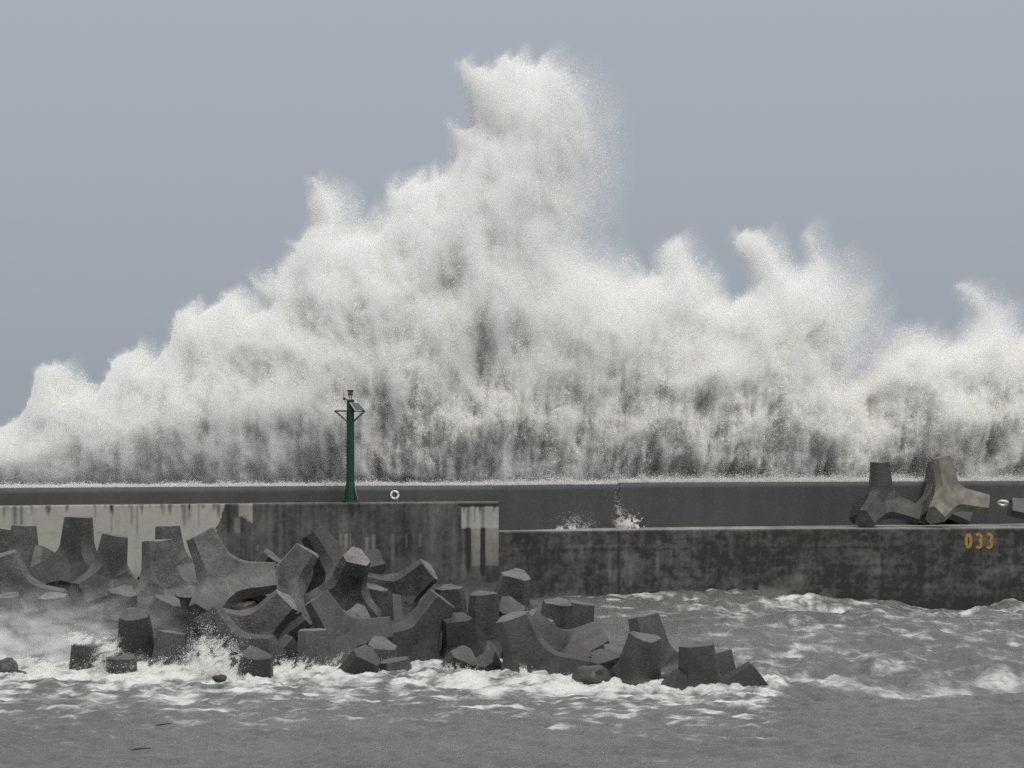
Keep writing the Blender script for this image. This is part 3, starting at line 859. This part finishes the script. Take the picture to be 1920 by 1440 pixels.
# ---------------------------------------------------------------- spray
def tri_cloud(name, P, size, tone, seed=1, mat=None):
    """loose drops and foam flecks: one small randomly turned facet each"""
    R = np.random.default_rng(seed)
    n = len(P)
    a = R.normal(size=(n, 3)); a /= np.linalg.norm(a, axis=1)[:, None]
    b = R.normal(size=(n, 3)); b -= a * (a * b).sum(1)[:, None]; b /= np.linalg.norm(b, axis=1)[:, None]
    s = size[:, None]
    V = np.stack([P + a * s, P - a * s * 0.5 + b * s * 0.87, P - a * s * 0.5 - b * s * 0.87], 1).reshape(-1, 3)
    me = bpy.data.meshes.new(name)
    me.vertices.add(3 * n)
    me.vertices.foreach_set('co', V.astype(np.float32).ravel())
    me.loops.add(3 * n)
    me.loops.foreach_set('vertex_index', np.arange(3 * n, dtype=np.int32))
    me.polygons.add(n)
    me.polygons.foreach_set('loop_start', np.arange(0, 3 * n, 3, dtype=np.int32))
    me.update()
    set_attr(me, 'tone', np.repeat(tone, 3))
    return link(name, me, mat or M_SPRAY)

def volume_mat(name, dens, col=(0.985, 0.985, 0.98), g=0.0):
    m = bpy.data.materials.new(name)
    m.use_nodes = True
    n, l = m.node_tree.nodes, m.node_tree.links
    n.remove(n['Principled BSDF'])
    v = n.new('ShaderNodeVolumeScatter')
    v.inputs['Color'].default_value = col + (1,)
    v.inputs['Density'].default_value = dens
    v.inputs['Anisotropy'].default_value = g
    l.new(v.outputs[0], n['Material Output'].inputs['Volume'])
    return m

def lump(name, HX, HY, mid, front_th, back_th, mat, place):
    """closed lump whose thickness to front and back varies over the place"""
    ok = (front_th + back_th) > 0.01
    f0 = grid_faces(HX.shape[1], HX.shape[0])
    f0 = f0[ok.ravel()[f0].any(1)]
    Vf = place(HX, HY, mid - np.maximum(front_th, 0.004)).reshape(-1, 3)
    Vb = place(HX, HY, mid + np.maximum(back_th, 0.004)).reshape(-1, 3)
    n0 = len(Vf)
    # rim: single sided edges are closed with side quads
    ed = np.concatenate([f0[:, [0, 1]], f0[:, [1, 2]], f0[:, [2, 3]], f0[:, [3, 0]]])
    key = np.sort(ed, 1)
    kk = key[:, 0].astype(np.int64) * n0 + key[:, 1]
    uq, ix, cnt = np.unique(kk, return_index=True, return_counts=True)
    rim = ed[ix[cnt == 1]]
    side = np.stack([rim[:, 0], rim[:, 1], rim[:, 1] + n0, rim[:, 0] + n0], 1)
    Fall = np.concatenate([f0[:, ::-1], f0 + n0, side])
    Vall = np.concatenate([Vf, Vb])
    used, inv = np.unique(Fall, return_inverse=True)
    me = np_mesh(name, Vall[used], inv.reshape(-1, 4), 4)
    return link(name, me, mat)

OUT = [(-200, 860), (-60, 815), (0, 803), (40, 780), (62, 745), (66, 715), (75, 688), (100, 682), (125, 684), (140, 700), (160, 722), (188, 728), (205, 700), (212, 672), (235, 660),
       (255, 655), (262, 642), (278, 650), (300, 668), (318, 640), (328, 592), (350, 574), (368, 566), (385, 582), (402, 572), (425, 546), (445, 540), (468, 548), (484, 556), (500, 570), (478, 540),
       (474, 515), (500, 525), (520, 500), (548, 470), (538, 452), (560, 450), (580, 420), (580, 380), (586, 352), (580, 336), (596, 332), (612, 342), (640, 356), (662, 385), (672, 420),
       (696, 408), (722, 390), (726, 345), (740, 335), (750, 350), (770, 332), (790, 322), (800, 335), (812, 312), (830, 320), (848, 300), (850, 270), (838, 228), (858, 236), (882, 238),
       (872, 170), (860, 118), (876, 114), (890, 126), (908, 122), (924, 130), (938, 106), (952, 100), (962, 108), (974, 98), (990, 118), (1008, 122), (1020, 108), (1034, 102), (1048, 120), (1066, 128), (1085, 140),
       (1112, 168), (1128, 220), (1132, 280), (1122, 340), (1105, 400), (1092, 445), (1108, 462), (1140, 478), (1170, 492), (1200, 508), (1228, 510), (1234, 478), (1250, 452), (1278, 446), (1292, 458), (1312, 490),
       (1330, 515), (1348, 545), (1375, 560), (1398, 545), (1412, 528), (1400, 490), (1372, 456), (1378, 436), (1400, 434), (1440, 438), (1462, 458), (1480, 490), (1500, 505), (1516, 490), (1506, 440), (1520, 428),
       (1536, 465), (1560, 480), (1596, 505), (1626, 545), (1644, 600), (1634, 650), (1610, 690), (1600, 705), (1612, 700), (1625, 686), (1645, 660), (1680, 628), (1715, 616), (1745, 622), (1775, 640), (1800, 628), (1822, 590),
       (1810, 560), (1790, 534), (1815, 530), (1848, 545), (1880, 572), (1905, 592), (1915, 620), (1925, 620), (2000, 620), (2080, 640), (2150, 860), (2150, 935), (-200, 935)]
OUT = np.array(OUT, float)
ST = 4.0
gx = np.arange(-200, 2152, ST); gy = np.arange(60, 930, ST)
QX, QY = np.meshgrid(gx, gy)
def sdf_poly(px, py, poly):
    d2 = np.full(px.shape, 1e12); ins = np.zeros(px.shape, bool)
    n = len(poly)
    for i in range(n):
        ax, ay = poly[i]; bx, by = poly[(i + 1) % n]
        ex, ey = bx - ax, by - ay
        t = np.clip(((px - ax) * ex + (py - ay) * ey) / (ex * ex + ey * ey + 1e-9), 0, 1)
        d2 = np.minimum(d2, (px - ax - t * ex) ** 2 + (py - ay - t * ey) ** 2)
        c = ((ay > py) != (by > py)) & (px < (bx - ax) * (py - ay) / (by - ay + 1e-12) + ax)
        ins ^= c
    return np.where(ins, 1, -1) * np.sqrt(d2)
SDF = sdf_poly(QX, QY, OUT)
def bil(G, px, py):
    u = np.clip((px - gx[0]) / ST, 0, len(gx) - 1.001); v = np.clip((py - gy[0]) / ST, 0, len(gy) - 1.001)
    i, j = u.astype(int), v.astype(int); fu, fv = u - i, v - j
    return G[j, i] * (1 - fu) * (1 - fv) + G[j, i + 1] * fu * (1 - fv) + G[j + 1, i] * (1 - fu) * fv + G[j + 1, i + 1] * fu * fv

# softness of the edge: crisp to windward (left), torn to a veil to leeward (right)
gxd = np.gradient(SDF, axis=1)
from_right = sstep(-0.5, 3.5, -gxd)
SOFT = 5 + 24 * from_right
for cx, cy, rx, ry, v in ((1125, 330, 70, 190, 75), (1590, 570, 80, 110, 60), (1480, 640, 80, 50, 30), (700, 430, 40, 60, 26), (500, 540, 60, 60, 14), (1860, 600, 50, 60, 40), (1700, 640, 90, 30, 24), (640, 410, 40, 60, 22), (800, 330, 60, 30, 10)):
    SOFT = SOFT + v * np.exp(-((QX - cx) / rx) ** 2 - ((QY - cy) / ry) ** 2)

def base_d(px, py=900.0): return para_d(px) + 7.8 + 0.3 * np.clip(905 - py, 0, 900) / 28.0

# hollows between the jets, where the eye looks into the shade (px, py, rx, ry, depth m)
HOL = [(915, 650, 30, 55, 3.2), (905, 740, 45, 60, 1.6), (825, 545, 40, 45, 2.6), (1212, 660, 30, 60, 3.2), (1180, 760, 40, 60, 1.8), (1100, 750, 60, 60, 1.8), (1625, 740, 26, 60, 3.6), (1610, 820, 22, 50, 3.0),
       (470, 700, 40, 45, 1.8), (165, 850, 34, 50, 2.8), (110, 800, 30, 30, 1.5), (490, 810, 30, 30, 2.4), (720, 790, 24, 60, 2.2), (1000, 860, 60, 40, 2.0), (1310, 760, 18, 40, 2.0), (690, 630, 40, 40, 1.4),
       (990, 600, 40, 40, 1.2), (300, 740, 40, 30, 1.0), (640, 520, 30, 50, 1.0), (950, 430, 50, 70, 0.9), (1830, 850, 30, 50, 1.8), (1520, 850, 40, 30, 1.6), (1710, 800, 24, 50, 1.3), (1080, 800, 18, 60, 1.6)]
def relief(px, py):
    """how far the face of the spray bulges towards the harbour, metres"""
    X, Zw = px / 28.0, py / 28.0
    wx = X + 0.7 * fbm(X * 0.18, Zw * 0.18, 2.0, 2)
    wz = Zw + 0.7 * fbm(X * 0.18 + 9, Zw * 0.18, 6.0, 2)
    bill = 1 - np.abs(fbm(wx * 0.16, wz * 0.14, 1.0, 3)) * 1.6
    r = 1.5 * bill + 0.45 * (1 - 1.8 * np.abs(noise3(wx * 0.42, wz * 0.36, 3.0))) + 0.25 * (1 - 1.8 * np.abs(noise3(wx * 1.0, wz * 0.85, 7.0)))
    r = r + 0.6 * fan(px, py, 7.0, 16.0)
    low = sstep(640, 800, py)
    cur = fbm(X * 1.3 + 0.12 * Zw, Zw * 0.12, 4.0, 3) * 1.5
    r = r + low * (0.55 * cur + 0.4 * fbm(X * 2.2, Zw * 1.2, 5.0, 4, 0.65))
    for cx, cy, rx, ry, dep in HOL:
        r = r - (0.42 if cy < 700 else 0.75) * dep * np.exp(-((px - cx) / rx) ** 2 - ((py - cy) / ry) ** 2)
    return r

def lim_d(px, py):                    # the wave stays behind the parapet low down and may lean over it higher up
    return para_d(px) + 0.4 - 1.5 * sstep(860, 640, py)

def half_thick(s, so=8.0):
    return 6.5 * np.sqrt(np.clip(s / 150.0, 0, 1)) * sstep(-0.3, 2.4, s / so)

def fan(px, py, k=0.0, sa=26.0, sr=1 / 150.0, o=4):
    """streaks thrown up and out from the foot of the wall"""
    th_ = np.arctan2(px - 980 + 25 * fbm(px / 120, py / 120, 1.0, 2), 1500 - py)
    r_ = np.hypot(px - 980, 1500 - py)
    return fbm(th_ * sa + k, r_ * sr, 5.0 + k, o, 0.6)

# solid heart of the wave: closed lump front and back
SC_ = 3.0
hx = np.arange(-196, 2146, SC_); hy = np.arange(80, 930, SC_)
HX, HY2 = np.meshgrid(hx, hy)
S_ = bil(SDF, HX, HY2) - 8 + 5 * fbm(HX / 40, HY2 / 40, 0, 3)
soft_ = bil(SOFT, HX, HY2)
S_ = S_ - soft_ * 1.6
inside = S_ > 0
th = half_thick(np.maximum(S_, 0))
rel = relief(HX, HY2)
edge = sstep(0, 60, S_)
dm = base_d(HX, HY2)
front_d = np.maximum(dm - th - (rel - 1.0) * edge + 1.1 * edge, lim_d(HX, HY2) + 0.5)
back_d = dm + th
def up(px, py, d):
    return np.stack([(px - 960) * d / F, d, ZC - (py - HY) * d / F], -1)
# place both by the mid distance so the lump keeps its true shape
def pl(px, py, d):
    m = base_d(px, py)
    return np.stack([(px - 960) * m / F, d, ZC - (py - HY) * m / F], -1)
Vf, Vb = pl(HX, HY2, front_d).reshape(-1, 3), pl(HX, HY2, back_d).reshape(-1, 3)
fc = grid_faces(len(hx), len(hy))
ok = inside.ravel()[fc].all(1)
fc = fc[ok]
n0 = len(Vf)
Vall = np.concatenate([Vf, Vb])
Fall = np.concatenate([fc[:, ::-1], fc + n0])
used, inv = np.unique(Fall, return_inverse=True)
me = np_mesh('wave_body', Vall[used], inv.reshape(-1, 4), 4)
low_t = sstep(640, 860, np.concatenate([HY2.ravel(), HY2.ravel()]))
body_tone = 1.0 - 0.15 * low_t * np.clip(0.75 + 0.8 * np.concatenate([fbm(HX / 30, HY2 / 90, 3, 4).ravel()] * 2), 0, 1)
set_attr(me, 'tone', body_tone[used])
me.shade_smooth()
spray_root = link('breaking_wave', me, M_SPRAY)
tag(spray_root, 'huge white plume of storm wave spray bursting high over the parapet wall', 'wave', kind='stuff')

# drops and flecks round it
def sample(nn, seed):
    R = np.random.default_rng(seed)
    return R.uniform(-190, 2140, nn), R.uniform(64, 925, nn), R
PTS, SZ, TN = [], [], []
for seed, nn in ((11, 4800000),):
    px, py, R = sample(nn, seed)
    s = bil(SDF, px, py); so = bil(SOFT, px, py)
    keep = s > -so * 1.5 - 6
    px, py, s, so = px[keep], py[keep], s[keep], so[keep]
    ragged = 8 * fbm(px / 16, py / 16, 2.0, 4, 0.6) + 9 * fan(px, py, 11.0, 60.0, 1 / 90.0, 3) + 0.35 * so * fbm(px / 45, py / 60, 6.0, 3)
    dens = sstep(-0.6, 1.0, (s + ragged - 2) / so)
    wisp = np.clip(0.7 + 0.6 * fbm(px / 30, py / 46, 9.0, 4, 0.65) + 0.7 * fan(px, py, 3.0), 0.05, 1)
    dens = dens * np.where(s < 2.2 * so, wisp, 1)
    k = R.uniform(size=len(px)) < dens
    px, py, s, so = px[k], py[k], s[k], so[k]
    low = sstep(620, 820, py)
    n = len(px)
    th = half_thick(np.maximum(s, 0) + 3, so)
    rel = relief(px, py)
    edge = sstep(0, 60, s)
    surf_d = np.maximum(base_d(px, py) - th - (rel - 1.0) * edge, lim_d(px, py) + 0.5)
    # clots in the curtain
    clot = 0.75 * fbm(px / 9.0, py / 11.0, 3.0, 4, 0.62) + 0.8 * fbm(px / 11.0 + py / 90, py / 95.0, 8.0, 4, 0.6)
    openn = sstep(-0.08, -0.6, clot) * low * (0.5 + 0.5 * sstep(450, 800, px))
    dep = R.exponential(0.45, n) * (1 - 0.3 * low) + 1.2 * openn * R.uniform(size=n)
    dep = np.where(s < 40, R.uniform(0, 1, n) * 2 * th * 0.8, dep)
    d = surf_d + dep - 0.3
    gone = (R.uniform(size=n) < np.maximum(0.7 * openn, 0.55 * sstep(640, 480, py) * (s > 2.0 * so)))
    size = R.lognormal(math.log(0.038), 0.35, n) * (1 + 0.25 * low)
    size *= np.where(s < 1.5 * so, 0.72, 1)
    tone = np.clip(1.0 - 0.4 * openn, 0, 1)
    P = pl(px, py, d)
    g = ~gone
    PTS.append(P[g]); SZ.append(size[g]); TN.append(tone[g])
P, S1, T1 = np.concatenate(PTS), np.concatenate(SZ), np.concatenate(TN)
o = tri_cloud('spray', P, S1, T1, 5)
o.parent = spray_root
o['kind'] = 'stuff'
print('spray flecks', len(P))

# ropes and clots of heavier water on the near side
px, py, R = sample(3000000, 77)
s = bil(SDF, px, py); so = bil(SOFT, px, py)
k = (s > 6) & (py > 250); px, py, s, so = px[k], py[k], s[k], so[k]
rope = sstep(620, 760, py) * 0.7 * fbm(px / 10.0 + py / 90, py / 110.0, 28.0, 3, 0.6) + 0.55 - 1.6 * np.abs(fbm(px / 34 + 0.6 * fbm(px / 60, py / 60, 4, 2), py / 30, 2.5, 4, 0.6)) + 0.5 * fbm(px / 9, py / 11, 6.0, 3, 0.6)
zone = np.interp(py, [250, 450, 600, 720, 900], [0.0, 0.10, 0.4, 0.9, 1.0]) * np.clip(0.6 + 1.2 * fbm(px / 110, py / 90, 21.0, 3), 0, 1) * sstep(0, 1.5, s / (so + 6))
k = R.uniform(size=len(px)) < np.clip(rope, 0, 1) * zone * 0.75
px, py, s, so = px[k], py[k], s[k], so[k]
th = half_thick(s, so)
edge = sstep(0, 60, s)
dd = np.maximum(base_d(px, py) - th - (relief(px, py) - 1.0) * edge - np.interp(py, [450, 700], [1.5, 0.7]), lim_d(px, py) + 0.1) - 0.4 * np.abs(R.normal(size=len(px))) * sstep(900, 800, py)
o = tri_cloud('clots', pl(px, py, dd), R.lognormal(math.log(0.04), 0.35, len(px)), np.ones(len(px)), 15)
o.parent = spray_root; o['kind'] = 'stuff'
print('clots', len(px))

# the fine mist that hangs in and round the plume
VS = 4.0
vx = np.arange(-190, 2140, VS); vy = np.arange(66, 925, VS)
VX, VY = np.meshgrid(vx, vy)
Sv = bil(SDF, VX, VY); So = bil(SOFT, VX, VY)
tau = sstep(-1.2, 2.2, (Sv + 6 * fan(VX, VY, 11.0, 60.0, 1 / 90.0, 3) + 0.3 * So * fbm(VX / 38, VY / 50, 5, 3)) / (So + 4))
wv = np.clip(0.8 + 0.4 * fbm(VX / 42, VY / 60, 12.0, 4, 0.6) + 0.5 * fan(VX, VY), 0.2, 1.4)
lowv = sstep(600, 800, VY)
thv = half_thick(np.maximum(Sv, 0), So)
relv = relief(VX, VY)
edv = sstep(0, 60, Sv)
surfv = thv + (relv - 1.0) * edv                      # how far the face stands out from the middle
front = tau * (0.35 + surfv + 1.7 * wv * (1 - 0.45 * lowv) + 1.0 * lowv * sstep(800, 500, VX))
back = tau * (0.4 + thv)
front = np.minimum(front, base_d(VX, VY) - lim_d(VX, VY))
front[:2] = back[:2] = 0
o = lump('mist_veil', VX, VY, base_d(VX, VY), np.maximum(front, 0), np.maximum(back, 0), volume_mat('fine_mist', 0.8, (0.985, 0.98, 0.965)), pl)
o.parent = spray_root; o['kind'] = 'stuff'

# water boiling along the top of the parapet
n = 150000
px = rng.uniform(-150, 2100, n)
hgt = rng.exponential(1.0, n) * interp(px, [0, 900, 960, 1300, 2100], [0.07, 0.08, 0.12, 0.17, 0.17]) * np.clip(0.9 + 0.9 * fbm(px / 60, 0, 3, 3), 0.25, 2.2)
d = para_d(px) + rng.uniform(0.1, 1.7, n)
P = np.stack([(px - 960) * d / F, d, np.where(px > 1160, 7.77, 7.67) + hgt], -1)
o = tri_cloud('foam_crest', P, rng.lognormal(math.log(0.028), 0.3, n), np.ones(n), 6)
o.parent = spray_root; o['kind'] = 'stuff'

# splashes where water falls on the quay
def puff(n, cx, cy, rx, ry, d, dr, seed, power=1.0, size=0.03, up_=True, cut=0.0):
    R = np.random.default_rng(seed)
    a = R.normal(size=n) * rx; b = np.abs(R.normal(size=n)) * ry if up_ else R.normal(size=n) * ry
    px = cx + a; py = cy - b
    w = fbm(px / 13, py / 13, seed, 4, 0.65)
    k = w > cut
    px, py = px[k], py[k]
    dd = d + R.normal(size=len(px)) * dr
    P = np.stack([(px - 960) * d / F, dd, ZC - (py - HY) * d / F], -1)
    return P, R.lognormal(math.log(size), 0.35, len(px))
A = [puff(16000, 1184, 991, 8, 8, 195, .4, 1, size=.028), puff(1500, 1165, 985, 7, 14, 195.3, .3, 2, size=.018), puff(3000, 1159, 990, 4, 32, 195, .3, 3, size=.013, cut=-.1),
     puff(4000, 1078, 992, 18, 14, 193, .4, 4, size=.013, cut=-.1), puff(2500, 1062, 993, 9, 3, 192, .4, 5, size=.022)]
P = np.concatenate([a[0] for a in A]); S1 = np.concatenate([a[1] for a in A])
o = tri_cloud('splash', P, S1, np.ones(len(P)), 8)
tag(o, 'small white splashes of falling water on top of the low quay', 'splash', kind='stuff')

# surf thrown up round the feet of the heap
A = []
wl = lambda x: float(np.interp(x, WL_X, WL_Y))
R = np.random.default_rng(21)
for k in range(150):
    x = R.uniform(-20, 1470)
    hh = interp(x, [0, 260, 330, 420, 470, 540, 700, 760, 1000, 1470], [12, 10, 14, 22, 12, 14, 13, 9, 8, 6]) * R.uniform(0.4, 1.25)
    dd = ZC * F / (wl(x) - HY) + R.uniform(-1.5, 2.0)
    if 120 < x < 262: hh *= 0.45
    A.append(puff(4200, x, HY + ZC * F / dd + 4, R.uniform(5, 15), hh * 0.5, dd, 0.4, 100 + k, size=0.0135, cut=-0.02))
for cx, cy, rx, ry, nn in ((405, 1285, 26, 30, 16000), (385, 1275, 14, 34, 6000), (545, 1272, 26, 12, 9000), (655, 1268, 26, 13, 9000), (160, 1212, 22, 7, 2600), (140, 1207, 10, 8, 1200), (845, 1262, 22, 6, 4000), (1075, 1290, 20, 7, 2500),
                           (205, 1235, 10, 14, 3000), (195, 1275, 12, 14, 5000), (300, 1285, 34, 14, 9000), (50, 1285, 40, 18, 9000), (982, 1268, 6, 5, 900)):
    dd = ZC * F / (wl(cx) - HY) - 0.6
    if cx < 215 and cy > 1200 and cy < 1240: dd = 129.3
    cy = cy - 14 if cx < 470 and cy > 1250 else cy - 6
    A.append(puff(int(nn * 4), cx, cy, rx, ry, dd, 0.5, 300 + int(cx), size=0.0135, cut=-0.02))
P = np.concatenate([a[0] for a in A]); S1 = np.concatenate([a[1] for a in A])
o = tri_cloud('surf', P, S1, np.ones(len(P)), 9)
tag(o, 'white surf foaming around the feet of the tetrapods', 'surf', kind='stuff')

# drifting mist over the left end of the heap
mx_ = np.arange(-260, 640, 5.0); my_ = np.arange(1060, 1300, 5.0)
MX, MY = np.meshgrid(mx_, my_)
T = np.zeros(MX.shape)
for cx, cy, rx, ry, v in ((10, 1255, 130, 60, 1.5), (-150, 1230, 120, 70, 1.6), (60, 1190, 150, 50, .5), (240, 1215, 70, 45, .75), (250, 1270, 90, 30, .9), (340, 1235, 60, 34, .45), (420, 1215, 70, 26, .22), (160, 1150, 150, 36, .22), (110, 1240, 40, 50, .5)):
    T += v * np.exp(-((MX - cx) / rx) ** 2 - ((MY - cy) / ry) ** 2)
T *= np.clip(0.8 + 0.75 * fbm(MX / 60 + MY / 45, MY / 22 - MX / 90, 3, 4, 0.55), 0.15, 1.8)
T *= sstep(1272, 1255, MY) * sstep(-260, -200, MX) * sstep(640, 560, MX)
T = np.where(T < 0.03, 0, T * 0.5)
def plm(px, py, d): return np.stack([(px - 960) * 134.5 / F, d, ZC - (py - HY) * 134.5 / F], -1)
o = lump('mist', MX, MY, 134.5, T * 0.9, T * 0.9, volume_mat('drifting_mist', 1.2, (0.97, 0.97, 0.96)), plm)
tag(o, 'thin drifting spray mist over the left end of the tetrapod heap', 'mist', kind='stuff')
